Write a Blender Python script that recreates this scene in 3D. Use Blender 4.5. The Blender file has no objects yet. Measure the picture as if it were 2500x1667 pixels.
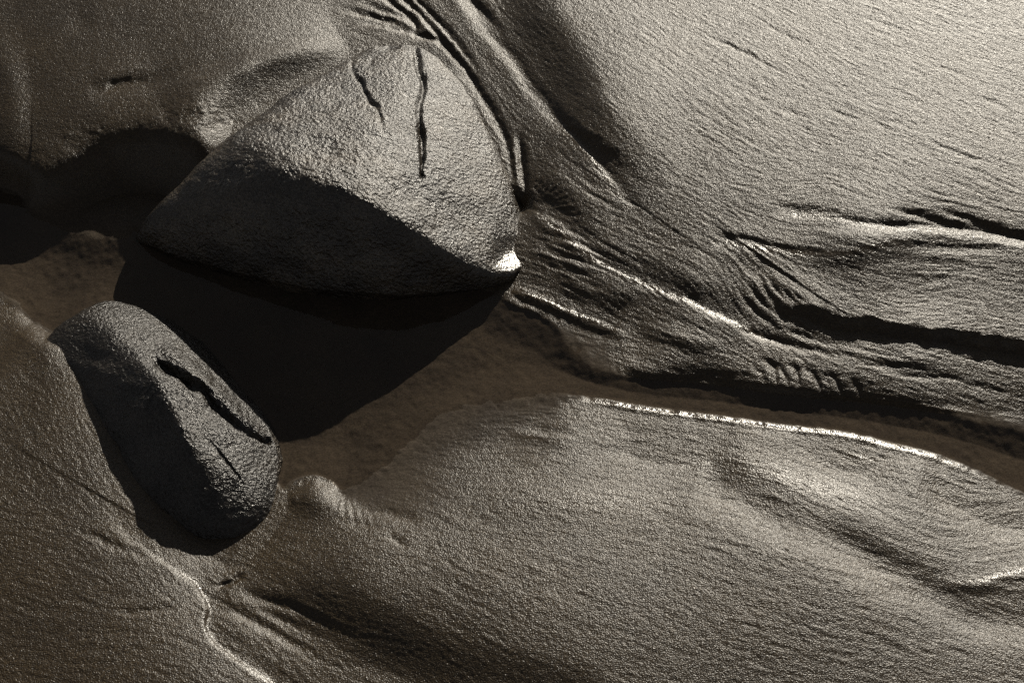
import bpy, math, time
import numpy as np
T0 = time.time()
scene = bpy.context.scene
R = math.radians

# ------------------------------------------------------------------ camera
FOCAL, SENSOR, PITCH = 55.0, 36.0, R(48)
DIST = 2.5 * FOCAL / SENSOR
cam_d = bpy.data.cameras.new('camera')
cam_d.lens, cam_d.sensor_width, cam_d.clip_end, cam_d.clip_start = FOCAL, SENSOR, 2000.0, 0.05
cam = bpy.data.objects.new('camera', cam_d)
cam.location = (0, -DIST * math.cos(PITCH), DIST * math.sin(PITCH))
cam.rotation_euler = (math.pi / 2 - PITCH, 0, 0)
scene.collection.objects.link(cam)
scene.camera = cam

# ------------------------------------------------------------------ light
SUN_EL, SUN_AZ = R(22.5), R(20)          # azimuth clockwise from +Y (away from the camera)
world = bpy.data.worlds.new('World')
scene.world = world
world.use_nodes = True
wn, wl = world.node_tree.nodes, world.node_tree.links
wn.clear()
sky = wn.new('ShaderNodeTexSky')
sky.sky_type = 'NISHITA'
sky.sun_disc = False
sky.sun_elevation = SUN_EL
sky.sun_rotation = SUN_AZ
sky.air_density, sky.dust_density, sky.ozone_density = 0.5, 0.5, 1.0
hs = wn.new('ShaderNodeHueSaturation')
hs.inputs['Saturation'].default_value = 0.15
bg = wn.new('ShaderNodeBackground')
bg.inputs['Strength'].default_value = 0.05
wo = wn.new('ShaderNodeOutputWorld')
wl.new(sky.outputs[0], hs.inputs['Color'])
wl.new(hs.outputs[0], bg.inputs['Color'])
wl.new(bg.outputs[0], wo.inputs['Surface'])

sun_d = bpy.data.lights.new('sun', 'SUN')
sun_d.energy, sun_d.angle, sun_d.color = 5.0, R(0.5), (1.0, 0.925, 0.79)
sun = bpy.data.objects.new('sun', sun_d)
sun.location = (2, 5, 4)
sun.rotation_euler = (-(math.pi / 2 - SUN_EL), 0, -SUN_AZ)
scene.collection.objects.link(sun)

vs = scene.view_settings
vs.view_transform, vs.look, vs.exposure, vs.gamma = 'Standard', 'None', -0.15, 1.0
vs.use_curve_mapping = False
scene.render.engine = 'CYCLES'
scene.cycles.use_denoising = False

# ------------------------------------------------------------------ photo <-> place
CAM = np.array(cam.location)
FW = np.array([0, math.cos(PITCH), -math.sin(PITCH)])
UP = np.array([0, math.sin(PITCH), math.cos(PITCH)])
K = 2500 * FOCAL / SENSOR


def project(x, y, z):
    """world point -> picture coordinates (2500 wide)"""
    vy, vz = y - CAM[1], z - CAM[2]
    d = vy * FW[1] + vz * FW[2]
    return 1250 + x / d * K, 833.5 - (vy * UP[1] + vz * UP[2]) / d * K


def place(px, py, z):
    """picture coordinates at height z -> world point"""
    a, b = (px - 1250) / K, -(py - 833.5) / K
    dx, dy, dz = a, FW[1] + UP[1] * b, FW[2] + UP[2] * b
    t = (z - CAM[2]) / dz
    return np.array([dx * t, CAM[1] + dy * t, z])


# ------------------------------------------------------------------ number helpers
def sstep(a, b, x):
    t = np.clip((x - a) / (b - a), 0, 1)
    return t * t * (3 - 2 * t)


def grid_noise(shape, cell, rng, octaves=1, gain=0.5, aspect=1.0):
    """smooth noise on an array, feature size `cell` samples"""
    out = np.zeros(shape)
    amp, tot = 1.0, 0.0
    for o in range(octaves):
        cy, cx = max(cell, 1.0), max(cell * aspect, 1.0)
        ny, nx = int(shape[0] / cy) + 4, int(shape[1] / cx) + 4
        g = rng.standard_normal((ny, nx))
        fy = np.arange(shape[0]) / cy
        fx = np.arange(shape[1]) / cx
        iy, ix = fy.astype(int), fx.astype(int)
        ty, tx = fy - iy, fx - ix
        ty, tx = ty ** 3 * (ty * (6 * ty - 15) + 10), tx ** 3 * (tx * (6 * tx - 15) + 10)
        rows = g[iy] * (1 - ty)[:, None] + g[iy + 1] * ty[:, None]
        out += amp * (rows[:, ix] * (1 - tx) + rows[:, ix + 1] * tx)
        tot += amp * amp
        amp *= gain
        cell *= 0.5
    return out / math.sqrt(tot)


def hash3(i, j, k, seed):
    h = (i * 374761393 + j * 668265263 + k * 2147483647 + seed * 1274126177) & 0xFFFFFFFF
    h = ((h ^ (h >> 13)) * 1274126177) & 0xFFFFFFFF
    h = ((h ^ (h >> 16)) * 2246822519) & 0xFFFFFFFF
    return ((h ^ (h >> 15)) & 0xFFFF) / 32767.5 - 1.0


def noise3(p, freq, seed=1, octaves=1, gain=0.5):
    out, amp, tot = np.zeros(len(p)), 1.0, 0.0
    for o in range(octaves):
        q = p * freq + 100.0 + 17.3 * o
        i = np.floor(q).astype(np.int64)
        f = q - i
        u = f * f * (3 - 2 * f)
        acc = 0
        for a in (0, 1):
            wa = u[:, 0] if a else 1 - u[:, 0]
            for b in (0, 1):
                wb = u[:, 1] if b else 1 - u[:, 1]
                for c in (0, 1):
                    wc = u[:, 2] if c else 1 - u[:, 2]
                    acc = acc + wa * wb * wc * hash3(i[:, 0] + a, i[:, 1] + b, i[:, 2] + c, seed + o)
        out += amp * acc
        tot += amp
        amp *= gain
        freq *= 2.03
    return out / tot


def spline(pts, n=8):
    """smooth a polyline of rows (x, y, ...) with Catmull-Rom"""
    p = np.array(pts, float)
    if len(p) < 3:
        return p
    q = np.vstack([2 * p[0] - p[1], p, 2 * p[-1] - p[-2]])
    out = []
    for k in range(1, len(q) - 2):
        for s in np.arange(n) / n:
            a, b, c, d = q[k - 1], q[k], q[k + 1], q[k + 2]
            out.append(0.5 * (2 * b + (c - a) * s + (2 * a - 5 * b + 4 * c - d) * s * s + (3 * b - a - 3 * c + d) * s ** 3))
    out.append(p[-1])
    return np.array(out)


def line_field(px, py, pts, reach):
    """for samples within `reach` of the polyline: indices, signed distance
    (positive on the right hand walking along it), carried values, run 0..1"""
    x0, y0 = pts[:, 0].min() - reach, pts[:, 1].min() - reach
    x1, y1 = pts[:, 0].max() + reach, pts[:, 1].max() + reach
    idx = np.nonzero((px > x0) & (px < x1) & (py > y0) & (py < y1))[0]
    if len(idx) == 0:
        return idx, None, None, None
    X, Y = px[idx], py[idx]
    best = np.full(len(idx), 1e18)
    sd = np.zeros(len(idx))
    ends = np.zeros(len(idx))
    val = np.zeros((len(idx), pts.shape[1] - 2))
    for k in range(len(pts) - 1):
        a, b = pts[k], pts[k + 1]
        dx, dy = b[0] - a[0], b[1] - a[1]
        L2 = dx * dx + dy * dy + 1e-9
        sel = np.nonzero((X > min(a[0], b[0]) - reach) & (X < max(a[0], b[0]) + reach) &
                         (Y > min(a[1], b[1]) - reach) & (Y < max(a[1], b[1]) + reach))[0]
        if len(sel) == 0:
            continue
        xs, ys = X[sel], Y[sel]
        t = np.clip(((xs - a[0]) * dx + (ys - a[1]) * dy) / L2, 0, 1)
        ex, ey = xs - a[0] - t * dx, ys - a[1] - t * dy
        d2 = ex * ex + ey * ey
        m = d2 < best[sel]
        s2 = sel[m]
        best[s2] = d2[m]
        sg = np.sign(dx * ey[m] - dy * ex[m])
        sd[s2] = np.where(sg == 0, 1, sg) * np.sqrt(d2[m])
        if val.shape[1]:
            val[s2] = a[2:] + (b[2:] - a[2:]) * t[m][:, None]
    ok = best < 1e17
    return idx[ok], sd[ok], val[ok], None


def tps(points, px, py, reg=1e-4):
    P = np.array(points, float)
    s = 1000.0
    A = P[:, :2] / s
    r2 = ((A[:, None] - A[None]) ** 2).sum(-1)
    U = np.where(r2 > 0, r2 * np.log(r2 + 1e-12), 0) + reg * np.eye(len(P))
    Q = np.hstack([np.ones((len(P), 1)), A])
    M = np.block([[U, Q], [Q.T, np.zeros((3, 3))]])
    w = np.linalg.solve(M, np.concatenate([P[:, 2], np.zeros(3)]))
    out = w[-3] + w[-2] * px / s + w[-1] * py / s
    for k in range(len(P)):
        r2 = (px / s - A[k, 0]) ** 2 + (py / s - A[k, 1]) ** 2
        out = out + w[k] * r2 * np.log(r2 + 1e-12)
    return out


def mesh_object(name, verts, quads, mat, smooth=True, attrs=None):
    me = bpy.data.meshes.new(name)
    nv, nf, k = len(verts), len(quads), quads.shape[1]
    me.vertices.add(nv)
    me.vertices.foreach_set('co', np.ascontiguousarray(verts, dtype=np.float32).ravel())
    me.loops.add(nf * k)
    me.loops.foreach_set('vertex_index', np.ascontiguousarray(quads, dtype=np.int32).ravel())
    me.polygons.add(nf)
    me.polygons.foreach_set('loop_start', np.arange(0, nf * k, k, dtype=np.int32))
    me.polygons.foreach_set('use_smooth', np.full(nf, smooth))
    me.update(calc_edges=True)
    for an, av in (attrs or {}).items():
        at = me.attributes.new(an, 'FLOAT', 'POINT')
        at.data.foreach_set('value', np.ascontiguousarray(av, dtype=np.float32))
    me.materials.append(mat)
    ob = bpy.data.objects.new(name, me)
    scene.collection.objects.link(ob)
    return ob


def grid_quads(ny, nx):
    a = (np.arange(ny - 1)[:, None] * nx + np.arange(nx - 1)[None]).ravel()
    return np.stack([a, a + 1, a + nx + 1, a + nx], 1)


# ------------------------------------------------------------------ materials
def new_mat(name):
    m = bpy.data.materials.new(name)
    m.use_nodes = True
    n, l = m.node_tree.nodes, m.node_tree.links
    n.clear()
    out = n.new('ShaderNodeOutputMaterial')
    return m, n, l, out


def add_noise(n, l, vec, scale, detail=3.0, rough=0.55):
    t = n.new('ShaderNodeTexNoise')
    t.inputs['Scale'].default_value = scale
    t.inputs['Detail'].default_value = detail
    t.inputs['Roughness'].default_value = rough
    l.new(vec, t.inputs['Vector'])
    return t.outputs['Fac']


def ramp(n, l, fac, stops):
    r = n.new('ShaderNodeValToRGB')
    els = r.color_ramp.elements
    while len(els) < len(stops):
        els.new(0.5)
    for e, (p, c) in zip(els, stops):
        e.position, e.color = p, (*c, 1)
    l.new(fac, r.inputs['Fac'])
    return r.outputs['Color']


def mathn(n, l, op, a, b, clamp=False):
    m = n.new('ShaderNodeMath')
    m.operation = op
    m.use_clamp = clamp
    for k, v in enumerate((a, b)):
        if isinstance(v, (int, float)):
            m.inputs[k].default_value = v
        else:
            l.new(v, m.inputs[k])
    return m.outputs[0]


def bump(n, l, height, strength, dist, normal=None):
    b = n.new('ShaderNodeBump')
    b.inputs['Distance'].default_value = dist
    if isinstance(strength, (int, float)):
        b.inputs['Strength'].default_value = strength
    else:
        l.new(strength, b.inputs['Strength'])
    l.new(height, b.inputs['Height'])
    if normal is not None:
        l.new(normal, b.inputs['Normal'])
    return b.outputs[0]


def sand_material():
    m, n, l, out = new_mat('wet_sand')
    co = n.new('ShaderNodeTexCoord').outputs['Object']
    sub = n.new('ShaderNodeAttribute'); sub.attribute_name = 'submerged'
    film = n.new('ShaderNodeAttribute'); film.attribute_name = 'film'
    p = n.new('ShaderNodeBsdfPrincipled')
    grain = add_noise(n, l, co, 260.0, 2.0, 0.7)
    patch = add_noise(n, l, co, 5.0, 4.0, 0.6)
    dry = ramp(n, l, grain, [(0.30, (0.017, 0.0112, 0.0055)), (0.52, (0.046, 0.032, 0.0155)), (0.75, (0.105, 0.078, 0.043))])
    wetc = ramp(n, l, grain, [(0.30, (0.048, 0.041, 0.034)), (0.70, (0.105, 0.089, 0.073))])
    mix = n.new('ShaderNodeMix'); mix.data_type = 'RGBA'
    l.new(sub.outputs['Fac'], mix.inputs['Factor'])
    l.new(dry, mix.inputs['A']); l.new(wetc, mix.inputs['B'])
    tone = n.new('ShaderNodeMix'); tone.data_type = 'RGBA'; tone.blend_type = 'MULTIPLY'
    tone.inputs['Factor'].default_value = 1.0
    l.new(mix.outputs['Result'], tone.inputs['A'])
    l.new(ramp(n, l, patch, [(0.35, (0.82, 0.80, 0.80)), (0.65, (1.12, 1.08, 1.02))]), tone.inputs['B'])
    l.new(tone.outputs['Result'], p.inputs['Base Color'])
    ro = mathn(n, l, 'MULTIPLY_ADD', film.outputs['Fac'], -0.20)
    ro.node.inputs[2].default_value = 0.375
    l.new(ro, p.inputs['Roughness'])
    sp = mathn(n, l, 'MULTIPLY_ADD', sub.outputs['Fac'], -0.5)
    sp.node.inputs[2].default_value = 0.5
    l.new(sp, p.inputs['Specular IOR Level'])
    g2 = add_noise(n, l, co, 330.0, 1.0, 0.5)
    g3 = add_noise(n, l, co, 120.0, 2.0, 0.5)
    hgt = mathn(n, l, 'ADD', g2, mathn(n, l, 'MULTIPLY', g3, 0.35))
    st = mathn(n, l, 'MULTIPLY_ADD', sub.outputs['Fac'], -0.6)
    st.node.inputs[2].default_value = 0.85
    st = mathn(n, l, 'MULTIPLY', st, mathn(n, l, 'MULTIPLY_ADD', film.outputs['Fac'], -0.55))
    st.node.inputs[1].links[0].from_node.inputs[2].default_value = 1.0
    l.new(bump(n, l, hgt, st, 0.0021), p.inputs['Normal'])
    l.new(p.outputs[0], out.inputs['Surface'])
    return m


def rock_material(name, tones, rough, scale, dist, spec):
    m, n, l, out = new_mat(name)
    co = n.new('ShaderNodeTexCoord').outputs['Object']
    p = n.new('ShaderNodeBsdfPrincipled')
    a = add_noise(n, l, co, 9.0, 6.0, 0.65)
    b = add_noise(n, l, co, 190.0, 3.0, 0.6)
    f = mathn(n, l, 'ADD', mathn(n, l, 'MULTIPLY', a, 0.5), mathn(n, l, 'MULTIPLY', b, 0.5))
    l.new(ramp(n, l, f, [(0.36, tones[0]), (0.5, tones[1]), (0.66, tones[2])]), p.inputs['Base Color'])
    l.new(ramp(n, l, add_noise(n, l, co, 30.0, 4.0, 0.6), [(0.3, (rough - 0.07,) * 3), (0.7, (rough + 0.10,) * 3)]), p.inputs['Roughness'])
    p.inputs['Specular IOR Level'].default_value = spec
    pol = n.new('ShaderNodeAttribute'); pol.attribute_name = 'polish'
    rr = mathn(n, l, 'MULTIPLY_ADD', pol.outputs['Fac'], -0.14)
    l.new(p.inputs['Roughness'].links[0].from_socket, rr.node.inputs[2])
    l.new(rr, p.inputs['Roughness'])
    bs = mathn(n, l, 'MULTIPLY_ADD', pol.outputs['Fac'], -0.65)
    bs.node.inputs[2].default_value = 1.0
    h = mathn(n, l, 'ADD', add_noise(n, l, co, scale, 3.0, 0.55), mathn(n, l, 'MULTIPLY', add_noise(n, l, co, scale * 2.7, 1.0, 0.6), 0.22))
    l.new(bump(n, l, h, bs, dist), p.inputs['Normal'])
    l.new(p.outputs[0], out.inputs['Surface'])
    return m


def water_material():
    m, n, l, out = new_mat('shallow_water')
    fr = n.new('ShaderNodeFresnel')
    geo = n.new('ShaderNodeNewGeometry')          # same reflectance for light passing from either side of the sheet
    ior = mathn(n, l, 'MULTIPLY_ADD', geo.outputs['Backfacing'], 1 / 1.333 - 1.333)
    ior.node.inputs[2].default_value = 1.333
    l.new(ior, fr.inputs['IOR'])
    tr = n.new('ShaderNodeBsdfTransparent'); tr.inputs['Color'].default_value = (0.85, 0.82, 0.78, 1)
    gl = n.new('ShaderNodeBsdfGlossy'); gl.inputs['Roughness'].default_value = 0.03
    co = n.new('ShaderNodeTexCoord').outputs['Object']
    b = bump(n, l, add_noise(n, l, co, 14.0, 2.0, 0.5), 0.25, 0.002)
    l.new(b, gl.inputs['Normal']); l.new(b, fr.inputs['Normal'])
    mx = n.new('ShaderNodeMixShader')
    l.new(fr.outputs[0], mx.inputs[0]); l.new(tr.outputs[0], mx.inputs[1]); l.new(gl.outputs[0], mx.inputs[2])
    l.new(mx.outputs[0], out.inputs['Surface'])
    return m


# ------------------------------------------------------------------ the lie of the sand
BASE = [
    # right hand flat above the channel
    (2500, -100, .135), (1900, -50, .13), (1560, -60, .125), (1520, 150, .115), (1800, 200, .115), (2200, 200, .12),
    (2600, 300, .115), (1620, 370, .10), (2000, 400, .10), (1720, 490, .092), (2300, 480, .10), (2100, 600, .085),
    (2600, 600, .09), (2000, 690, .046), (2250, 720, .041), (2600, 780, .040), (1800, 640, .066),
    # channel beside the big rock and the bar below it
    (1060, -60, .125), (1120, 130, .085), (1230, 250, .066), (1320, 400, .055), (1270, 500, .028), (1450, 500, .066),
    (1600, 590, .066), (1500, 650, .046), (1700, 700, .055), (1350, 620, .034), (1300, 690, .010), (1400, 745, .010), (1500, 770, .016), (1440, 815, .003), (1500, 865, .004), (1570, 845, .011),
    (1700, 820, .034), (1900, 870, .026), (1600, 885, .014), (2000, 840, .032), (2250, 880, .033), (2600, 920, .034),
    (2100, 930, .021), (2300, 975, .010), (2420, 1000, .005), (2600, 1010, .007),
    # pool and stream bed
    (700, 900, -.02), (1000, 900, -.02), (1300, 900, -.01), (1700, 1000, -.015), (2100, 1050, -.015), (2450, 1110, -.015),
    (100, 640, -.02), (250, 680, -.02),
    # lower right beach
    (1400, 1020, .005), (1800, 1090, .010), (2200, 1160, .012), (2600, 1280, .014), (1100, 1150, .006), (1400, 1250, .026),
    (2000, 1260, .034), (2600, 1420, .032), (1700, 1400, .034), (1200, 1430, .034), (900, 1260, .015), (2400, 1620, .034),
    (1800, 1700, .028), (1300, 1720, .012), (880, 1400, .024), (730, 1540, .004), (950, 1640, .002),
    # left
    (520, 1650, .036), (300, 1450, .045), (60, 1560, .045), (100, 1200, .055), (250, 1200, .045), (80, 1000, .062),
    (70, 900, .055), (115, 850, .056), (10, 800, .015), (-100, 1700, .04), (-150, 1000, .06), (420, 1380, .030), (560, 1410, .006), (520, 1345, .0),
    # upper left slope and the pit beside the rock
    (-100, -100, .19), (400, -80, .185), (750, -80, .155), (900, 40, .115), (300, 150, .14), (600, 140, .135), (60, 180, .138),
    (400, 250, .115), (620, 230, .105), (30, 390, .072), (280, 350, .076), (140, 440, .048), (450, 345, .096), (560, 330, .096), (510, 390, .088),
    (40, 480, .030), (250, 510, -.01), (400, 505, -.015),
]

# shoreline: x, y, width of the bank that rises from it
SHORE = [
    (-400, 420, 80), (0, 455, 70), (75, 515, 80), (135, 543, 110), (208, 566, 150), (300, 575, 110), (345, 560, 60), (600, 600, 60),
    (900, 640, 60), (1180, 702, 40), (1250, 742, 26), (1310, 765, 26), (1365, 800, 50), (1395, 835, 140), (1425, 865, 180),
    (1460, 892, 120), (1530, 918, 34), (1600, 928, 20), (1750, 940, 20), (1880, 958, 20), (2000, 972, 20), (2100, 982, 20),
    (2200, 993, 26), (2300, 1008, 40), (2400, 1024, 80), (2500, 1045, 80), (2900, 1120, 90), (2900, 1380, 60), (2500, 1212, 50),
    (2420, 1174, 50), (2300, 1122, 40), (2180, 1090, 36), (2050, 1060, 34), (1900, 1043, 34), (1750, 1022, 34), (1600, 1003, 34),
    (1480, 984, 36), (1400, 974, 60), (1330, 978, 150), (1200, 995, 220), (1080, 1030, 240), (1010, 1090, 240), (950, 1150, 220),
    (880, 1196, 140), (835, 1206, 50), (800, 1178, 30), (760, 1166, 30), (720, 1180, 40), (680, 1195, 40), (620, 1100, 40),
    (450, 900, 40), (300, 790, 40), (150, 815, 40), (90, 795, 50), (40, 752, 50), (0, 722, 50), (-400, 500, 50),
]

FEATURES = []


def groove(pts, depth, wu, wd, smooth=True):
    """dark upper bank of width wu, bright lower bank of width wd; a negative depth makes a ridge"""
    FEATURES.append(('g', pts, depth, wu, wd))


def scarp(pts, h, w, W):
    """ground above the line (left hand walking along it) stands h higher, levelling out over W"""
    FEATURES.append(('s', pts, h, w, W))


def mound(x, y, rx, ry, ang, h):
    FEATURES.append(('m', (x, y, rx, ry, ang), h))


# -- channel edge right of the big rock
scarp([(1250, -120, 1), (1290, 40, 1), (1345, 120, 1), (1390, 200, 1), (1420, 280, 1), (1470, 345, .9), (1540, 410, .5), (1640, 480, 0)], .030, 150, 260)
scarp([(1340, 255, 0), (1375, 298, .6), (1425, 335, 1), (1475, 368, .8), (1530, 410, .3), (1580, 455, 0)], .006, 22, 60)
groove([(1105, -60, 1), (1150, 28, 1), (1200, 92, 1), (1260, 152, 1), (1292, 205, 1), (1340, 262, 1), (1375, 302, 1), (1440, 372, .8), (1500, 450, .6), (1570, 530, 0)], .006, 16, 20)
groove([(1350, 296, 0), (1400, 350, 1), (1450, 405, 1), (1500, 470, .6), (1560, 540, 0)], -.004, 14, 22)
groove([(1170, 5, 0), (1190, 40, 1), (1215, 75, .6), (1240, 110, 0)], .006, 10, 10)
groove([(1130, -20, .4), (1165, 20, 1), (1190, 62, .3), (1200, 85, 0)], .007, 9, 12)
groove([(1090, -40, 1), (1140, 40, .8), (1220, 140, .6), (1290, 250, 0)], -.004, 18, 18)
# rills running into the rock's upper end
for k, (a, d) in enumerate([
    ([(830, 28, 0), (900, 44, 1), (960, 60, 1), (1005, 76, .6), (1020, 84, 0)], .006),
    ([(872, 10, 0), (930, 30, .7), (985, 48, 1), (1012, 70, .3)], .006),
    ([(905, -30, 1), (950, 10, 1), (992, 38, 1), (1014, 62, 1), (1022, 86, 0)], .008),
    ([(940, -40, .8), (985, 5, 1), (1030, 45, 1), (1070, 90, .8), (1110, 140, .6), (1160, 205, .3)], .008),
    ([(985, -30, .5), (1040, 30, 1), (1085, 75, 1), (1130, 130, .7), (1180, 200, 0)], .006),
    ([(880, 62, 0), (930, 66, 1), (990, 80, 1), (1035, 92, .7), (1070, 106, 0)], .005),
    ([(880, 86, 0), (930, 72, .6), (985, 70, .8), (1010, 78, 0)], -.003),
    ([(1015, 92, .5), (1060, 100, 1), (1095, 125, 1), (1130, 165, .6), (1175, 225, 0)], .007),
]):
    groove(a, d, 9, 7)
groove([(1100, 160, 0), (1160, 215, 1), (1210, 290, 1), (1240, 360, 1), (1255, 430, .6), (1262, 480, 0)], .006, 10, 12)
groove([(1262, 320, 0), (1272, 380, 1), (1278, 440, 1), (1284, 490, .6)], .008, 10, 12)
groove([(1250, 330, 0), (1258, 400, 1), (1268, 470, .5)], -.005, 10, 9)
mound(1262, 505, 26, 20, 0, -.030)
# fan of small grooves above the hole
scarp([(1282, 470, .2), (1330, 490, 1), (1380, 515, 1), (1425, 548, .6), (1460, 580, 0)], .008, 95, 150)
for x0, y0, x1, y1 in [(1302, 492, 1345, 432), (1306, 494, 1366, 436), (1310, 496, 1384, 446), (1312, 498, 1396, 462), (1316, 500, 1408, 478),
                       (1322, 503, 1412, 494), (1296, 486, 1326, 424), (1336, 510, 1418, 514), (1360, 520, 1424, 530)]:
    mx, my = (x0 + x1) / 2, (y0 + y1) / 2 + 4
    groove([(x0, y0, .2), (mx, my, 1), (x1, y1, 0)], .0030, 6, 6)
# long groove with its bright lower bank
groove([(1290, 498, .3), (1320, 522, 1), (1352, 548, 1), (1400, 588, 1), (1460, 632, .8), (1530, 670, .8), (1610, 702, 1), (1680, 728, 1.1),
        (1740, 758, 1.2), (1800, 785, 1), (1860, 815, .7), (1930, 845, .3), (2000, 870, 0)], .0065, 34, 12)
scarp([(1640, 672, 0), (1690, 712, 1), (1720, 738, .8), (1760, 762, 0)], .003, 26, 60)
groove([(1300, 508, 0), (1330, 535, 1), (1375, 570, 1), (1420, 608, .8), (1480, 645, 0)], -.006, 14, 22)
# lumpy tail of sand right of the rock
for k, (x, y, L, s) in enumerate([(1325, 560, 60, .5), (1350, 590, 70, .45), (1340, 620, 60, .35), (1390, 625, 80, .4), (1370, 655, 80, .3), (1440, 660, 90, .3),
                                  (1330, 650, 40, .2), (1420, 690, 70, .2), (1500, 690, 90, .25), (1310, 585, 40, .6)]):
    groove([(x, y, 0), (x + L * .45, y + L * .45 * s + 3, 1), (x + L, y + L * s, 0)], .0018, 10, 9)
# black hollow and the bright lip under it
scarp([(1352, 700, 0), (1390, 716, .7), (1440, 732, 1), (1500, 738, 1), (1550, 728, .7), (1600, 725, 0)], .0045, 52, 90)
groove([(1240, 716, .3), (1280, 722, 1), (1330, 742, 1), (1390, 768, 1), (1450, 795, 1), (1510, 815, .4), (1560, 826, 0)], -.0060, 12, 14)
groove([(1448, 822, 0), (1470, 818, 1), (1500, 818, 0)], .004, 5, 5)
groove([(1448, 832, 0), (1470, 828, 1), (1492, 828, 0)], .003, 4, 5)
# wavelets on the right hand flat
groove([(1740, 578, 0), (1775, 584, 1), (1830, 592, 1), (1890, 608, .8), (1950, 618, .5), (2010, 620, .2), (2060, 622, 0)], .0055, 9, 28)
groove([(1745, 588, 0), (1800, 604, 1), (1860, 616, 1), (1950, 624, .9), (2060, 630, .8), (2120, 618, .7), (2200, 600, .4), (2240, 598, 0)], -.0045, 28, 26)
groove([(1885, 514, 0), (1940, 516, 1), (1990, 520, .8), (2060, 530, .4), (2120, 540, .3), (2180, 552, .8), (2240, 552, 1.3), (2350, 560, 1.7), (2430, 575, 1.7), (2520, 590, 1.5), (2620, 605, 1)], .0045, 11, 16)
groove([(2040, 534, 0), (2090, 544, 1), (2150, 552, 1), (2210, 552, .5)], .004, 9, 14)
groove([(2180, 512, 0), (2220, 524, 1), (2280, 540, 1), (2340, 556, .6)], .005, 10, 10)
groove([(2275, 508, 0), (2330, 530, .8), (2400, 555, 1), (2480, 578, .8), (2600, 600, .4)], .005, 10, 10)
groove([(2000, 562, 0), (2060, 556, .6), (2120, 556, 0)], .003, 8, 12)
groove([(2205, 596, 0), (2250, 606, 1), (2330, 612, 1), (2420, 612, 1), (2480, 620, 0)], .0028, 10, 14)
groove([(2230, 612, 0), (2300, 625, .8), (2380, 632, 0)], -.003, 10, 12)
mound(2080, 585, 160, 26, 0, .004)
for a in [[(1700, 76, 0), (1760, 105, 1), (1850, 150, .9), (1960, 205, 0)], [(1890, 260, 0), (1930, 276, 1), (1975, 298, 0)], [(2115, 298, 0), (2150, 310, 1), (2200, 330, 0)],
          [(2255, 340, 0), (2300, 362, 1), (2370, 388, .8), (2470, 412, 0)], [(2130, 300, 0), (2190, 300, .6), (2240, 330, 0)], [(1850, 52, 0), (1910, 84, .7), (1960, 110, 0)],
          [(2100, 40, 0), (2160, 62, .8), (2230, 90, 0)], [(2380, 235, 0), (2420, 250, 1), (2470, 275, 0)], [(1800, 215, 0), (1850, 240, .8), (1900, 262, 0)], [(1560, 120, 0), (1620, 165, .5), (1690, 220, 0)],
          [(2000, 250, 0), (2060, 285, .7), (2120, 300, 0)], [(2260, 150, 0), (2330, 178, .6), (2400, 200, 0)]]:
    groove(a, .0022, 5, 7)
# dark bank across the right
scarp([(1830, 690, 0), (1890, 730, .35), (1950, 758, .8), (2010, 782, 1), (2100, 800, 1), (2280, 820, 1), (2500, 852, 1.05), (2700, 880, 1)], .019, 38, 300)
scarp([(1720, 640, 0), (1800, 690, .6), (1860, 740, 1), (1920, 790, 1), (1990, 830, .4), (2060, 850, 0)], .010, 140, 160)
for x0, y0, x1, y1, x2, y2, d in [(1828, 690, 1850, 730, 1890, 772, .007), (1872, 672, 1895, 712, 1935, 752, .008), (1800, 700, 1826, 745, 1872, 790, .005), (1850, 668, 1872, 715, 1912, 765, .005),
                                  (1905, 700, 1925, 728, 1952, 752, .007), (1825, 728, 1850, 765, 1895, 800, .006), (1930, 712, 1946, 732, 1968, 750, .006), (1880, 745, 1905, 775, 1950, 800, .005)]:
    groove([(x0, y0, 0), (x1, y1, 1), (x2, y2, .2)], d * .6, 7, 8)
# streaks on the bar
groove([(1800, 806, 0), (1840, 818, 1), (1900, 836, 1), (1980, 856, .8), (2060, 872, .4), (2120, 880, 0)], .005, 10, 9)
groove([(1905, 800, 0), (1960, 822, 1), (2020, 840, .7), (2080, 855, 0)], .004, 9, 9)
groove([(2090, 880, 0), (2160, 895, 1), (2240, 902, .7), (2300, 905, 0)], .0035, 9, 9)
groove([(2150, 905, 0), (2210, 918, 1), (2300, 925, 1), (2380, 925, 0)], .003, 9, 9)
groove([(1560, 800, 0), (1620, 812, 1), (1700, 838, 1), (1780, 852, 0)], -.004, 18, 22)
groove([(2320, 930, 0), (2400, 950, 1), (2480, 965, .5), (2560, 975, 0)], .003, 10, 14)
# rills cut in the bar's edge
for x0, y0, x1, y1, x2, y2, d in [(1856, 876, 1880, 896, 1896, 934, .010), (1872, 884, 1900, 904, 1926, 938, .008), (1922, 890, 1938, 908, 1950, 940, .009), (1950, 894, 1978, 916, 2002, 948, .010),
                                  (2010, 912, 2030, 928, 2052, 954, .009), (1996, 916, 2012, 932, 2026, 952, .006), (2068, 930, 2084, 944, 2100, 958, .008), (1830, 896, 1850, 912, 1866, 932, .006)]:
    groove([(x0, y0, 0), (x1 + 6, y1 - 3, .9), (x2, y2, .6)], d * .55, 7, 10)
groove([(1600, 892, 0), (1660, 893, .6), (1730, 898, 1), (1800, 905, 1), (1900, 925, .6), (2000, 940, .5), (2200, 968, .4), (2350, 998, 0)], -.003, 34, 12)
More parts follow.
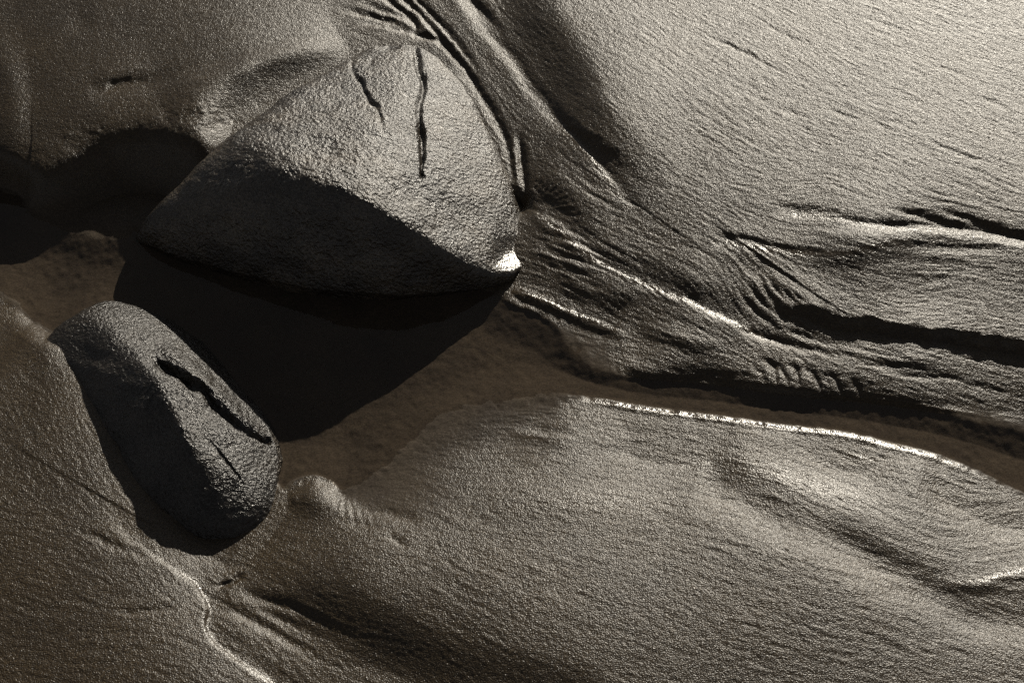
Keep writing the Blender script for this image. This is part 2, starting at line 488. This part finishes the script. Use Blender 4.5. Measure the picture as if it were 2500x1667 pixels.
# lower right beach
groove([(1245, 1040, 0), (1290, 1048, 1), (1340, 1056, 1), (1400, 1066, 0)], .004, 14, 14)
groove([(1240, 1052, 0), (1290, 1062, 1), (1370, 1072, 1), (1420, 1080, 0)], -.003, 10, 14)
groove([(1420, 1106, 0), (1520, 1108, .8), (1650, 1116, 1), (1760, 1118, 0)], .004, 18, 22)
groove([(1700, 1178, 0), (1750, 1195, 1), (1800, 1215, 1), (1860, 1252, 1.2), (1930, 1285, 1.2), (2008, 1312, 1.1), (2098, 1366, 1), (2180, 1415, .9), (2277, 1462, 1),
        (2366, 1508, 1.1), (2440, 1520, 1.1), (2520, 1526, 1), (2640, 1535, .8)], .012, 60, 46)
groove([(1980, 1300, 0), (2060, 1330, 1), (2140, 1370, 1), (2260, 1430, .6), (2320, 1460, 0)], .006, 40, 40)
groove([(2270, 1432, 0), (2330, 1432, .8), (2400, 1428, 1), (2450, 1412, 1.1), (2500, 1402, 1.1), (2600, 1395, .8)], -.0036, 18, 18)
groove([(2285, 1434, 0), (2340, 1446, 1), (2420, 1456, 1), (2520, 1460, .8)], .0015, 16, 18)
groove([(2130, 1406, 0), (2200, 1425, .8), (2260, 1440, 0)], -.003, 10, 14)
groove([(2040, 1116, 0), (2100, 1122, 1), (2160, 1136, 0)], -.003, 10, 12)
groove([(1780, 1085, 0), (1900, 1100, .8), (2000, 1130, 1), (2150, 1180, .8), (2250, 1230, 0)], .004, 40, 50)
groove([(2250, 1170, 0), (2330, 1200, 1), (2420, 1240, 1), (2520, 1290, .8)], .010, 50, 50)
groove([(1150, 1215, 0), (1300, 1222, 1), (1500, 1222, 1), (1700, 1224, .6), (1800, 1230, 0)], -.004, 40, 70)
groove([(860, 1240, 0), (930, 1250, 1), (980, 1262, 1), (1030, 1275, 0)], .005, 16, 14)
groove([(820, 1268, 0), (880, 1284, 1), (930, 1290, 0)], .003, 14, 14)
groove([(940, 1305, 0), (970, 1322, 1), (1000, 1335, 0)], .003, 12, 10)
mound(765, 1215, 55, 40, 20, .012)
groove([(770, 1165, .2), (800, 1176, 1), (826, 1198, .3)], -.005, 10, 9)
groove([(722, 1200, 0), (720, 1220, 1), (716, 1236, 0)], -.003, 7, 9)
# channel leaving the small rock towards the lower edge
scarp([(560, 1395, 0), (640, 1440, .7), (740, 1480, 1), (850, 1520, 1), (980, 1580, .9), (1150, 1640, .8), (1400, 1700, .8)], .017, 170, 260)
groove([(250, 1235, 0), (313, 1307, .5), (387, 1358, .7), (445, 1398, .8), (477, 1420, 1), (507, 1468, 1.3), (514, 1492, 1.3), (508, 1522, 1.1), (522, 1558, 1.2), (575, 1602, 1.2), (641, 1646, 1.1), (720, 1700, 1)], .0065, 40, 9)
groove([(570, 1430, 0), (640, 1465, 1), (720, 1490, 1), (800, 1530, .5), (900, 1575, 0)], .005, 14, 14)
groove([(600, 1480, 0), (680, 1510, 1), (760, 1545, .6), (850, 1580, 0)], .004, 13, 14)
groove([(520, 1480, 0), (580, 1500, 1), (640, 1530, 1), (720, 1580, .5), (800, 1630, 0)], .005, 14, 10)
groove([(540, 1352, 0), (570, 1348, 1), (600, 1332, 1), (630, 1312, 0)], .009, 7, 8)
groove([(550, 1374, 0), (575, 1366, 1), (604, 1352, 0)], .006, 6, 7)
groove([(520, 1436, 0), (548, 1428, 1), (572, 1418, 1), (598, 1400, 0)], .008, 7, 7)
groove([(-80, 990, .6), (0, 915, 1), (40, 872, 1), (85, 828, 1), (130, 795, .8), (180, 780, 0)], -.015, 30, 60)
groove([(185, 1290, 0), (250, 1320, 1), (320, 1355, 0)], .003, 10, 14)
groove([(270, 1335, 0), (330, 1350, .8), (400, 1375, 0)], .003, 12, 10)
groove([(275, 1485, 0), (320, 1496, 1), (380, 1490, 1), (470, 1476, 0)], .0025, 9, 9)
# upper left slope
groove([(215, 232, 0), (260, 216, 1), (310, 201, 1.2), (355, 197, 1), (400, 190, .6), (470, 172, .5), (540, 152, .7), (600, 132, .6), (700, 112, .5), (800, 100, .3), (860, 92, 0)], .0048, 16, 24)
scarp([(235, 226, 0), (270, 208, 1), (320, 199, 1), (370, 195, .3), (400, 190, 0)], .0045, 18, 60)
groove([(430, 230, 0), (560, 190, .7), (680, 150, 1), (780, 130, 1), (850, 120, 0)], -.006, 34, 30)
groove([(600, 205, 0), (650, 190, 1), (700, 175, .6), (740, 165, 0)], .003, 50, 40)
scarp([(-200, 440, 0), (-60, 460, .6), (0, 482, .8), (50, 515, .9), (90, 512, 1), (140, 490, 1), (200, 458, 1), (250, 428, 1), (290, 402, 1), (360, 398, 1), (430, 405, .9), (480, 425, .6), (530, 440, 0)], .034, 130, 160)
scarp([(420, 320, 0), (500, 285, .7), (600, 235, 1), (690, 190, 1), (770, 150, .6), (840, 120, 0)], .018, 90, 90)
for x, y, r in [(255, 400, 14), (300, 375, 18), (400, 372, 14), (210, 430, 14), (110, 490, 14), (70, 498, 12), (150, 468, 14), (435, 380, 14), (350, 368, 12), (180, 448, 9)]:
    mound(x, y, r, r * .7, 0, .004)
groove([(-40, -300, 0), (-20, 60, .4), (20, 200, 1), (30, 330, 1), (10, 440, 0)], -.006, 40, 60)
groove([(180, 20, 0), (195, 60, .8), (200, 100, 0)], .003, 30, 30)


_rn = np.random.default_rng(11)
WOB_S = grid_noise((700, 900), 3.0, _rn, 2)
WOB_L = grid_noise((700, 900), 9.0, _rn, 3, .6)


def wobble(img, x, y):
    """uneven edges: noise looked up in picture coordinates, 4 to a sample"""
    return sample(img, (y + 500) / 4.0, (x + 500) / 4.0)


def sample(arr, fy, fx):
    fy, fx = np.clip(fy, 0, arr.shape[0] - 1.001), np.clip(fx, 0, arr.shape[1] - 1.001)
    iy, ix = fy.astype(np.int32), fx.astype(np.int32)
    ty, tx = fy - iy, fx - ix
    return (arr[iy, ix] * (1 - tx) + arr[iy, ix + 1] * tx) * (1 - ty) + (arr[iy + 1, ix] * (1 - tx) + arr[iy + 1, ix + 1] * tx) * ty


def profile(px, py, hold=None):
    """height of the sand at picture coordinates"""
    B = tps(BASE, px, py)
    for f in FEATURES:
        if f[0] == 'm':
            (x, y, rx, ry, an), h = f[1], f[2]
            c, s = math.cos(R(an)), math.sin(R(an))
            idx = np.nonzero((abs(px - x) < 3.2 * max(rx, ry)) & (abs(py - y) < 3.2 * max(rx, ry)))[0]
            u, v = px[idx] - x, py[idx] - y
            B[idx] += h * np.exp(-(((u * c + v * s) / rx) ** 2 + ((-u * s + v * c) / ry) ** 2))
            continue
        pts = spline(f[1], 5)
        if f[0] == 'g':
            depth, wu, wd = f[2:]
            idx, s, val, _ = line_field(px, py, pts, 3 * max(wu, wd))
            if len(idx):
                if min(wu, wd) < 14:
                    s = s + 1.3 * wobble(WOB_S, px[idx], py[idx])
                w = np.where(s < 0, wu, wd)
                B[idx] -= depth * np.clip(val[:, 0], 0, None) * np.exp(-(s / w) ** 2)
        else:
            h, w, W = f[2:]
            idx, s, val, _ = line_field(px, py, pts, 3.2 * W + w)
            if len(idx):
                num, den = 0.0, 0.0
                for q in pts[::2]:
                    g = 1.0 / (((px[idx] - q[0]) ** 2 + (py[idx] - q[1]) ** 2) / 1e4 + .05) ** 4
                    num, den = num + g * q[2], den + g
                far_ = sstep(.5 * w, 2.0 * w, np.abs(s))
                val = (val[:, 0] * (1 - far_) + num / den * far_)[:, None]
                if w < 60:
                    s = s + 4.5 * wobble(WOB_L, px[idx], py[idx])
                up = sstep(w * .5, -w * .5, s)
                B[idx] += h * np.clip(val[:, 0], 0, None) * up * np.exp(-(np.clip(-s - w * .5, 0, None) / W) ** 1.3)
    return B


def shore_field(px, py):
    p = np.array(SHORE + [SHORE[0]], float)
    q = spline(p, 4)
    idx, s, val, _ = line_field(px, py, q, 5000)
    inside = np.zeros(len(px), bool)
    for k in range(len(q) - 1):
        x0, y0, x1, y1 = q[k, 0], q[k, 1], q[k + 1, 0], q[k + 1, 1]
        if y0 == y1:
            continue
        c = ((y0 > py) != (y1 > py)) & (px < (x1 - x0) * (py - y0) / (y1 - y0) + x0)
        inside ^= c
    return np.where(inside, -abs(s), abs(s)), np.clip(val[:, 0], 6, None)


def heights(px, py):
    B = profile(px, py)
    sd, w = shore_field(px, py)
    t = np.clip(sd / w, 0, 1)
    rise = t * (2 - t)
    land = .0015 + np.clip(B, .002, None) * rise
    tw = np.clip(.45 * w, 8, 60)
    bed = .0015 - .0050 * sstep(0, tw, -sd) - .018 * sstep(0, 100, -sd)
    return np.where(sd > 0, land, bed), sd, w


# world grid: fine in view, opening out to the horizon
DX, DY = 0.00245, 0.0027
xc = np.arange(-1.62, 1.62, DX)
yc = np.arange(-1.02, 1.52, DY)
out = np.cumsum(0.004 * 1.22 ** np.arange(48))
xs = np.concatenate([xc[0] - out[::-1], xc, xc[-1] + out])
ys = np.concatenate([yc[0] - out[::-1], yc, yc[-1] + out])
NX, NY = len(xs), len(ys)

# coarse pass: settle where each ground point lands in the picture once it has its height
cx, cy = xc[::5], yc[::5]
GX, GY = np.meshgrid(cx, cy)
gx, gy = GX.ravel(), GY.ravel()
Z = np.zeros(len(gx))
for it in range(3):
    px, py = project(gx, gy, Z)
    Zn, _, _ = heights(px, py)
    Z = Zn if it == 0 else 0.5 * (Z + Zn)
Zc = Z.reshape(GX.shape)
for it in range(2):
    Zc = (np.pad(Zc, 1, mode='edge')[:-2, 1:-1] + np.pad(Zc, 1, mode='edge')[2:, 1:-1] + np.pad(Zc, 1, mode='edge')[1:-1, :-2] + np.pad(Zc, 1, mode='edge')[1:-1, 2:] + 4 * Zc) / 8
print('coarse', time.time() - T0)


FX, FY = np.meshgrid(xc, yc)
guess = sample(Zc, (FY - cy[0]) / (cy[1] - cy[0]), (FX - cx[0]) / (cx[1] - cx[0]))
PX, PY = project(FX.ravel(), FY.ravel(), guess.ravel())
H, SD, SW = heights(PX, PY)
PX, PY, H, SD, SW = (a.reshape(FX.shape) for a in (PX, PY, H, SD, SW))
print('heights', time.time() - T0)

# -- water-drawn streaks: noise smeared along the direction of flow
FLOW = [(1900, 200, 34), (2300, 100, 30), (2450, 400, 30), (2100, 420, 30), (1500, 300, 44), (1300, 100, 52), (1200, 250, 55), (1600, 560, 34), (1400, 480, 40),
        (2000, 580, 6), (2300, 570, 10), (2200, 700, 4), (2450, 720, 6), (1900, 740, 50), (1800, 700, 45), (2200, 900, 12), (1600, 850, 18), (1500, 760, 22), (1350, 620, 25),
        (1800, 1000, 10), (1200, 1050, 4), (1500, 1200, 4), (1750, 1120, 10), (2000, 1250, 26), (2300, 1450, 26), (2420, 1300, -12), (2300, 1200, 22), (1400, 1500, 24),
        (1900, 1500, 12), (1000, 1520, 24), (700, 1500, 28), (900, 1300, 12), (300, 1500, 4), (200, 1100, 52), (350, 1350, 38), (100, 1350, 12), (560, 1500, 30), (300, 150, -12),
        (100, 300, 10), (100, 100, 5), (700, 100, -14), (600, 300, -36), (450, 200, -20), (1000, 40, 36), (900, 60, 15), (200, 450, 40)]
fc, fs, fw_ = 0.0, 0.0, 0.0
CP = (PX[::6, ::6], PY[::6, ::6])
for x, y, a in FLOW:
    w = 1.0 / (((CP[0] - x) ** 2 + (CP[1] - y) ** 2) / 1e4 + .15) ** 1.5
    fc, fs = fc + w * math.cos(R(a)), fs + w * math.sin(R(a))
an = np.arctan2(fs, fc)
iy, ix = np.arange(FX.shape[0]) / 6, np.arange(FX.shape[1]) / 6
AN = sample(an, iy[:, None] + 0 * ix[None], ix[None] + 0 * iy[:, None])
rng = np.random.default_rng(7)
AN = AN + 0.10 * grid_noise(FX.shape, 60, rng, 2)
ux, uy = np.cos(AN), -np.sin(AN) / math.sin(PITCH)       # along the ground, in metres
uy, ux = uy / DY, ux / DX
nn = np.hypot(ux, uy)
ux, uy = ux / nn, uy / nn
J, I = np.meshgrid(np.arange(FX.shape[1], dtype=float), np.arange(FX.shape[0], dtype=float))


def lic(noise, steps, stride):
    acc = noise.copy()
    tot = 1.0
    for sgn in (1, -1):
        y, x = I.copy(), J.copy()
        for k in range(steps):
            yi, xi = np.clip(y, 0, I.shape[0] - 1).astype(np.int32), np.clip(x, 0, I.shape[1] - 1).astype(np.int32)
            y += sgn * stride * uy[yi, xi]
            x += sgn * stride * ux[yi, xi]
            w = 0.5 + 0.5 * math.cos(math.pi * (k + 1) / (steps + 1))
            yi, xi = np.clip(y + .5, 0, I.shape[0] - 1).astype(np.int32), np.clip(x + .5, 0, I.shape[1] - 1).astype(np.int32)
            acc += w * noise[yi, xi]
            tot += w
    acc /= math.sqrt(tot)
    return (acc - acc.mean()) / acc.std()


streak_f = lic(grid_noise(FX.shape, 2.0, rng), 9, 1.0)
streak_c = lic(grid_noise(FX.shape, 4.5, rng, 2), 16, 2.0)
grain = grid_noise(FX.shape, 1.0, rng)
grain2 = grid_noise(FX.shape, 2.4, rng)
clod = grid_noise(FX.shape, 8, rng, 2)
patchy = sstep(-1.0, 1.6, grid_noise(FX.shape, 90, rng, 2))
print('streaks', time.time() - T0)

dry = sstep(-4, 30, SD)
AMP = [(1900, 200, 1.0), (2300, 300, 1.0), (1500, 200, .8), (1350, 120, .8), (2100, 650, 1.0), (2200, 900, 1.5), (1700, 840, 1.2), (1500, 640, 1.0), (1500, 1100, .9), (1900, 1200, .9),
       (2300, 1500, .9), (1500, 1500, .6), (900, 1400, .5), (700, 1500, 1.2), (200, 1300, .7), (200, 1600, .6), (300, 100, .25), (700, 100, .3), (500, 300, .5), (800, 1250, .4), (1000, 30, .6)]
af, aw = 0.0, 0.0
for x, y, a in AMP:
    w = 1.0 / (((CP[0] - x) ** 2 + (CP[1] - y) ** 2) / 1e4 + .5) ** 1.5
    af, aw = af + w * a, aw + w
STR = sample(af / aw, iy[:, None] + 0 * ix[None], ix[None] + 0 * iy[:, None])
H = H + dry * (STR * (.00026 * streak_f + .00032 * streak_c * (.25 + .75 * patchy)) + .00020 * grain + .00014 * grain2 + .00018 * clod * (.3 + .7 * patchy))
H = H + (1 - dry) * (.00012 * grain + .0008 * clod)
# pitted, crumbling sand where the bank drops to the pit
pit = np.exp(-(((PX - 490) / 90) ** 2 + ((PY - 300) / 45) ** 2)) + .8 * np.exp(-(((PX - 300) / 160) ** 2 + ((PY - 350) / 40) ** 2)) + .7 * np.exp(-(((PX - 100) / 80) ** 2 + ((PY - 440) / 50) ** 2))
H = H + np.clip(pit, 0, 1) * (.0009 * grid_noise(FX.shape, 6, rng, 2) + .0016 * grid_noise(FX.shape, 15, rng))
crumb = np.exp(-(((PX - 1390) / 110) ** 2 + ((PY - 630) / 70) ** 2))
H = H + crumb * .0008 * streak_c
rim = sstep(1380, 1500, PX) * sstep(2500, 2200, PX) * sstep(960, 975, PY)
H = H + rim * .0022 * np.exp(-((SD - 7) / 5) ** 2)
soak = 1.1 * np.clip(SW - 40, 0, 170) * (1 + .25 * grid_noise(FX.shape, 40, rng, 2))
sub = sstep(4 + soak, -10, SD)
film = sstep(12, 2, SD) * sstep(-8, 0, SD) * rim
# wet crests that catch the sun
pf, qf, ff = PX.ravel(), PY.ravel(), film.ravel().copy()
for pts, wid in [
    ([(1300, 512, .6), (1352, 556, 1), (1400, 596, 1), (1460, 640, .9), (1530, 678, .9), (1610, 711, 1), (1680, 737, 1), (1740, 767, 1), (1800, 794, 1), (1860, 823, .7), (1930, 852, 0)], 7),
    ([(1245, 712, .6), (1280, 716, 1), (1330, 734, 1), (1390, 760, 1), (1450, 787, 1), (1510, 808, .2)], 8),
    ([(330, 1322, 0), (387, 1364, .5), (445, 1404, .7), (477, 1427, 1), (504, 1472, 1), (508, 1494, 1), (502, 1524, 1), (516, 1562, 1), (570, 1607, 1), (636, 1652, 1), (716, 1706, 1)], 8),
    ([(2290, 1424, 0), (2340, 1424, .8), (2400, 1420, 1), (2450, 1404, 1), (2500, 1394, 1), (2600, 1387, .8)], 8),
    ([(1745, 590, .3), (1800, 602, 1), (1860, 612, 1), (1950, 620, 1), (2060, 624, .8), (2120, 612, .8), (2200, 595, .5), (2240, 592, 0)], 9),
    ([(1360, 304, 0), (1400, 345, 1), (1450, 400, 1), (1500, 465, .6), (1550, 530, 0)], 7),
    ([(1890, 522, 0), (1960, 526, .8), (2060, 540, .5), (2180, 562, .5), (2300, 568, .5), (2500, 600, .3)], 8),
    ([(770, 1160, 0), (800, 1170, 1), (826, 1192, .3)], 6),
    ([(1245, 1062, .4), (1300, 1070, 1), (1380, 1080, 0)], 7),
    ([(2040, 1112, 0), (2100, 1118, 1), (2160, 1130, 0)], 6),
    ([(1620, 1140, 0), (1720, 1130, .5), (1850, 1150, .8), (1960, 1185, .9), (2080, 1210, .7), (2200, 1240, 0)], 30),
    ([(1150, 1222, 0), (1300, 1226, .5), (1500, 1226, .6), (1680, 1230, 0)], 26),
]:
    idx, sdl, val, _ = line_field(pf, qf, spline(pts, 5), 3 * wid)
    ff[idx] = np.maximum(ff[idx], np.clip(val[:, 0], 0, 1) * np.exp(-(sdl / wid) ** 2) * (.75 if wid < 20 else .45))
film = ff.reshape(FX.shape)

# sheet: the fine part plus its surroundings
Zs = np.zeros((NY, NX))
o = len(out)
jx = np.clip((xs - xc[0]) / DX, 0, len(xc) - 1).astype(int)
jy = np.clip((ys - yc[0]) / DY, 0, len(yc) - 1).astype(int)
Zs[:] = H[np.ix_(jy, jx)]
far = np.hypot(np.clip(np.abs(xs)[None] - 1.62, 0, None) + 0 * ys[:, None], np.clip(np.abs(ys - .25)[:, None] - 1.27, 0, None) + 0 * xs[None])
Zs = Zs + (0.06 - Zs) * sstep(.1, 3, far)
XX, YY = np.meshgrid(xs, ys)
Zs += np.where(far > .5, .02 * np.sin(XX * .9 + 1.3 * np.sin(YY * .5)), 0)
subs = np.where(far > 0, 0, 0) + sub[np.ix_(jy, jx)] * sstep(1.0, .1, far)
films = film[np.ix_(jy, jx)] * sstep(.3, 0, far)
V = np.stack([XX.ravel(), YY.ravel(), Zs.ravel()], 1)
sand = mesh_object('beach_sand', V, grid_quads(NY, NX), sand_material(), True, {'submerged': subs.ravel(), 'film': films.ravel()})
sand['kind'] = 'structure'
sand['label'] = 'wet rippled beach sand drawn into channels and ridges around the rocks'
print('sand', len(V), time.time() - T0)


def sand_height(x, y):
    return float(sample(H, np.array([(y - yc[0]) / DY]), np.array([(x - xc[0]) / DX]))[0])


# ------------------------------------------------------------------ still water in pool and stream
wx, wy = xc[::8], yc[::8]
WX, WY = np.meshgrid(wx, wy)
wsd = SD[::8, ::8]
keep = (wsd < 14)
q = grid_quads(len(wy), len(wx))
q = q[keep.ravel()[q].any(1)]
used, inv = np.unique(q, return_inverse=True)
WV = np.stack([WX.ravel()[used], WY.ravel()[used], np.zeros(len(used))], 1)
water = mesh_object('water', WV, inv.reshape(-1, 4), water_material())
water['kind'] = 'structure'
water['label'] = 'clear shallow water of the pool between the rocks and its stream'


# ------------------------------------------------------------------ rocks
def icosphere(level):
    t = (1 + 5 ** .5) / 2
    v = np.array([(-1, t, 0), (1, t, 0), (-1, -t, 0), (1, -t, 0), (0, -1, t), (0, 1, t), (0, -1, -t), (0, 1, -t), (t, 0, -1), (t, 0, 1), (-t, 0, -1), (-t, 0, 1)], float)
    f = np.array([(0, 11, 5), (0, 5, 1), (0, 1, 7), (0, 7, 10), (0, 10, 11), (1, 5, 9), (5, 11, 4), (11, 10, 2), (10, 7, 6), (7, 1, 8),
                  (3, 9, 4), (3, 4, 2), (3, 2, 6), (3, 6, 8), (3, 8, 9), (4, 9, 5), (2, 4, 11), (6, 2, 10), (8, 6, 7), (9, 8, 1)])
    v /= np.linalg.norm(v, axis=1)[:, None]
    for _ in range(level):
        e = np.sort(np.concatenate([f[:, [0, 1]], f[:, [1, 2]], f[:, [2, 0]]]), 1)
        key = e[:, 0].astype(np.int64) * len(v) + e[:, 1]
        u, inv = np.unique(key, return_inverse=True)
        a, b = u // len(v), u % len(v)
        m = v[a] + v[b]
        m /= np.linalg.norm(m, axis=1)[:, None]
        n0, k = len(v), len(f)
        ab, bc, ca = n0 + inv[:k], n0 + inv[k:2 * k], n0 + inv[2 * k:]
        v = np.vstack([v, m])
        f = np.vstack([np.stack([f[:, 0], ab, ca], 1), np.stack([f[:, 1], bc, ab], 1), np.stack([f[:, 2], ca, bc], 1), np.stack([ab, bc, ca], 1)])
    return v, f


def hull_planes(pts):
    import bmesh
    bm = bmesh.new()
    vs_ = [bm.verts.new(p) for p in pts]
    bmesh.ops.convex_hull(bm, input=vs_)
    c = pts.mean(0)
    N, Dd = [], []
    for f in bm.faces:
        f.normal_update()
        n = np.array(f.normal)
        if np.linalg.norm(n) < .5:
            continue
        d = n @ np.array(f.verts[0].co)
        if n @ c > d:
            n, d = -n, -d
        N.append(n); Dd.append(d)
    bm.free()
    return np.array(N), np.array(Dd)


def rock(name, cage, deep, sharp, level, grow, mat):
    """rounded stone fitted in a cage of picture points with heights; `deep` is how far it goes into the sand"""
    P = np.array([place(*c) for c in cage])
    low = P[P[:, 2] < P[:, 2].min() + .05].copy()
    c2 = P.mean(0)
    low[:, :2] = c2[:2] + (low[:, :2] - c2[:2]) * .9
    low[:, 2] = -deep
    P = np.vstack([P, low])
    N, Dd = hull_planes(P)
    c = P.mean(0)
    c[2] = P[:, 2].max() * .35
    dist = Dd - N @ c
    dirs, F = icosphere(level)
    rinv = np.zeros(len(dirs))
    big = 0
    for n, d in zip(N, dist):
        rinv += np.clip(dirs @ n / d, 0, None) ** sharp
    r = rinv ** (-1.0 / sharp) * grow
    return c, dirs, r, F


tri = lambda F: F

BIG = [(930, 80, .155), (1020, 88, .155), (868, 110, .16), (1062, 100, .145), (1120, 158, .13), (1180, 238, .11), (1215, 308, .09), (1240, 400, .07),
       (1252, 500, .04), (1272, 600, .0), (1330, 685, -.03), (835, 138, .165), (740, 198, .195), (620, 273, .215), (522, 348, .205), (466, 425, .155), (398, 486, .112), (330, 540, .08),
       (560, 345, .225), (640, 362, .245), (760, 425, .262), (850, 460, .262), (960, 522, .218), (1050, 590, .158), (1120, 643, .105), (1210, 698, .03),
       (300, 562, .045), (292, 598, -.03), (400, 630, -.03), (540, 695, -.03), (620, 714, -.03), (760, 742, -.03), (900, 752, -.03), (1040, 745, -.03), (1180, 726, -.03),
       (700, 600, .105), (850, 625, .115), (1000, 650, .09)]
c, d_, r, F = rock('a', BIG, .25, 17.0, 7, 1.05, None)
V = c + d_ * r[:, None]
nrm = d_
V = V + nrm * (.012 * noise3(V, 7, 3, 2) + .0046 * noise3(V, 26, 9, 3, .5) + .0019 * noise3(V, 105, 21, 2, .6))[:, None]
px, py = project(V[:, 0], V[:, 1], V[:, 2])
front = V[:, 2] > 0.0
dz = np.zeros(len(V))


def cut(pts, depth, w):
    idx, s, val, _ = line_field(px, py, spline(pts, 5), 3 * w)
    s = s + 4.0 * noise3(V[idx], 45, 31, 3)
    w = w * (1.0 + .7 * noise3(V[idx], 26, 77, 2))
    dz[idx] -= depth * np.clip(val[:, 0], 0, None) * np.exp(-(np.abs(s) / w) ** 3)


cut([(1014, 106, .6), (1018, 150, 1), (1024, 175, .9), (1033, 195, 1), (1030, 230, .8), (1022, 265, .6), (1026, 300, .8), (1030, 340, 1), (1030, 385, 1.1), (1030, 416, 1), (1032, 440, 0)], .017, 6.5)
cut([(858, 140, .2), (862, 172, .5), (878, 196, 1), (890, 220, 1), (905, 245, 1), (922, 265, .6), (930, 300, .3), (945, 330, 0)], .011, 5)
cut([(892, 172, 0), (905, 150, .6), (925, 130, 0)], .005, 4)
cut([(925, 112, .6), (950, 114, 1), (975, 112, .5)], .010, 6)
V[:, 2] += np.where(front, dz, 0)
# water-worn wet facet at the right hand corner
kq = np.argmin((px - 1246) ** 2 + (py - 640) ** 2 + np.where(front, 0, 1e9))
tocam = CAM - V[kq]
sdir = np.array([math.sin(SUN_AZ) * math.cos(SUN_EL), math.cos(SUN_AZ) * math.cos(SUN_EL), math.sin(SUN_EL)])
hv = tocam / np.linalg.norm(tocam) + sdir
hv /= np.linalg.norm(hv)
pol = np.exp(-(((px - 1252) / 52) ** 2 + ((py - 645) / 60) ** 2) ** 2) * front
V += hv[None] * ((V[kq] - V) @ hv * pol * .85)[:, None]
big = mesh_object('boulder', V, F, rock_material('wet_granite', [(.009, .0064, .0040), (.036, .0272, .0178), (.13, .104, .073)], .34, 115.0, .0058, .8), True, {'polish': pol})
big['label'] = 'large wet boulder with two dark cracks across its sunlit sloping top'
big['category'] = 'boulder'
big['group'] = 'rocks half buried in the sand'

SMALL = [(270, 722, .045), (330, 737, .03), (200, 748, .06), (128, 785, .06), (85, 830, .045), (250, 790, .10), (330, 860, .125), (405, 960, .137), (450, 1060, .128), (488, 1160, .098), (515, 1260, .055), (575, 1160, .080), (620, 1215, .045), (570, 1290, .03),
         (98, 890, .03), (148, 972, .02), (212, 1076, .01), (288, 1198, .0), (368, 1300, -.01), (430, 1352, -.02), (505, 1368, -.03), (570, 1358, -.02), (635, 1315, 0), (675, 1266, 0),
         (702, 1190, -.01), (680, 1135, -.01), (690, 1050, -.02), (645, 985, -.01), (605, 935, -.01), (545, 868, -.01), (475, 810, -.01), (405, 768, -.01),
         (400, 840, .085), (500, 930, .085), (590, 1040, .06)]
c, d_, r, F = rock('b', SMALL, .2, 15.0, 7, 1.085, None)
V = c + d_ * r[:, None]
V = V + d_ * (.016 * noise3(V, 9, 5, 2) + .0042 * noise3(V, 34, 15, 3, .5) + .0013 * noise3(V, 120, 25, 2, .6))[:, None]
px, py = project(V[:, 0], V[:, 1], V[:, 2])
front = V[:, 2] > -.01
dz = np.zeros(len(V))
cut([(368, 868, 0), (390, 885, .7), (425, 910, 1), (465, 935, 1), (495, 952, .5), (512, 982, .35), (545, 1010, .5), (590, 1042, .8), (640, 1070, .9), (668, 1078, 0)], .024, 9)
cut([(150, 850, 0), (230, 870, .6), (300, 900, 0)], .006, 18)
cut([(380, 845, 0), (430, 878, .8), (490, 925, 1), (545, 985, 1), (600, 1035, .4)], -.016, 20)
cut([(490, 1060, 0), (540, 1110, 1), (580, 1160, .7), (600, 1200, 0)], .005, 4)
cut([(420, 1300, 0), (470, 1262, 1), (540, 1235, 0)], .004, 6)
V[:, 2] += np.where(front, dz, 0)
small = mesh_object('boulder', V, F, rock_material('dark_wet_stone', [(.006, .0046, .0034), (.018, .0142, .0104), (.055, .046, .036)], .31, 110.0, .0062, .6))
small['label'] = 'smaller elongated dark rock with a split along its flank, lower left'
small['category'] = 'boulder'
small['group'] = 'rocks half buried in the sand'
print('done', time.time() - T0)
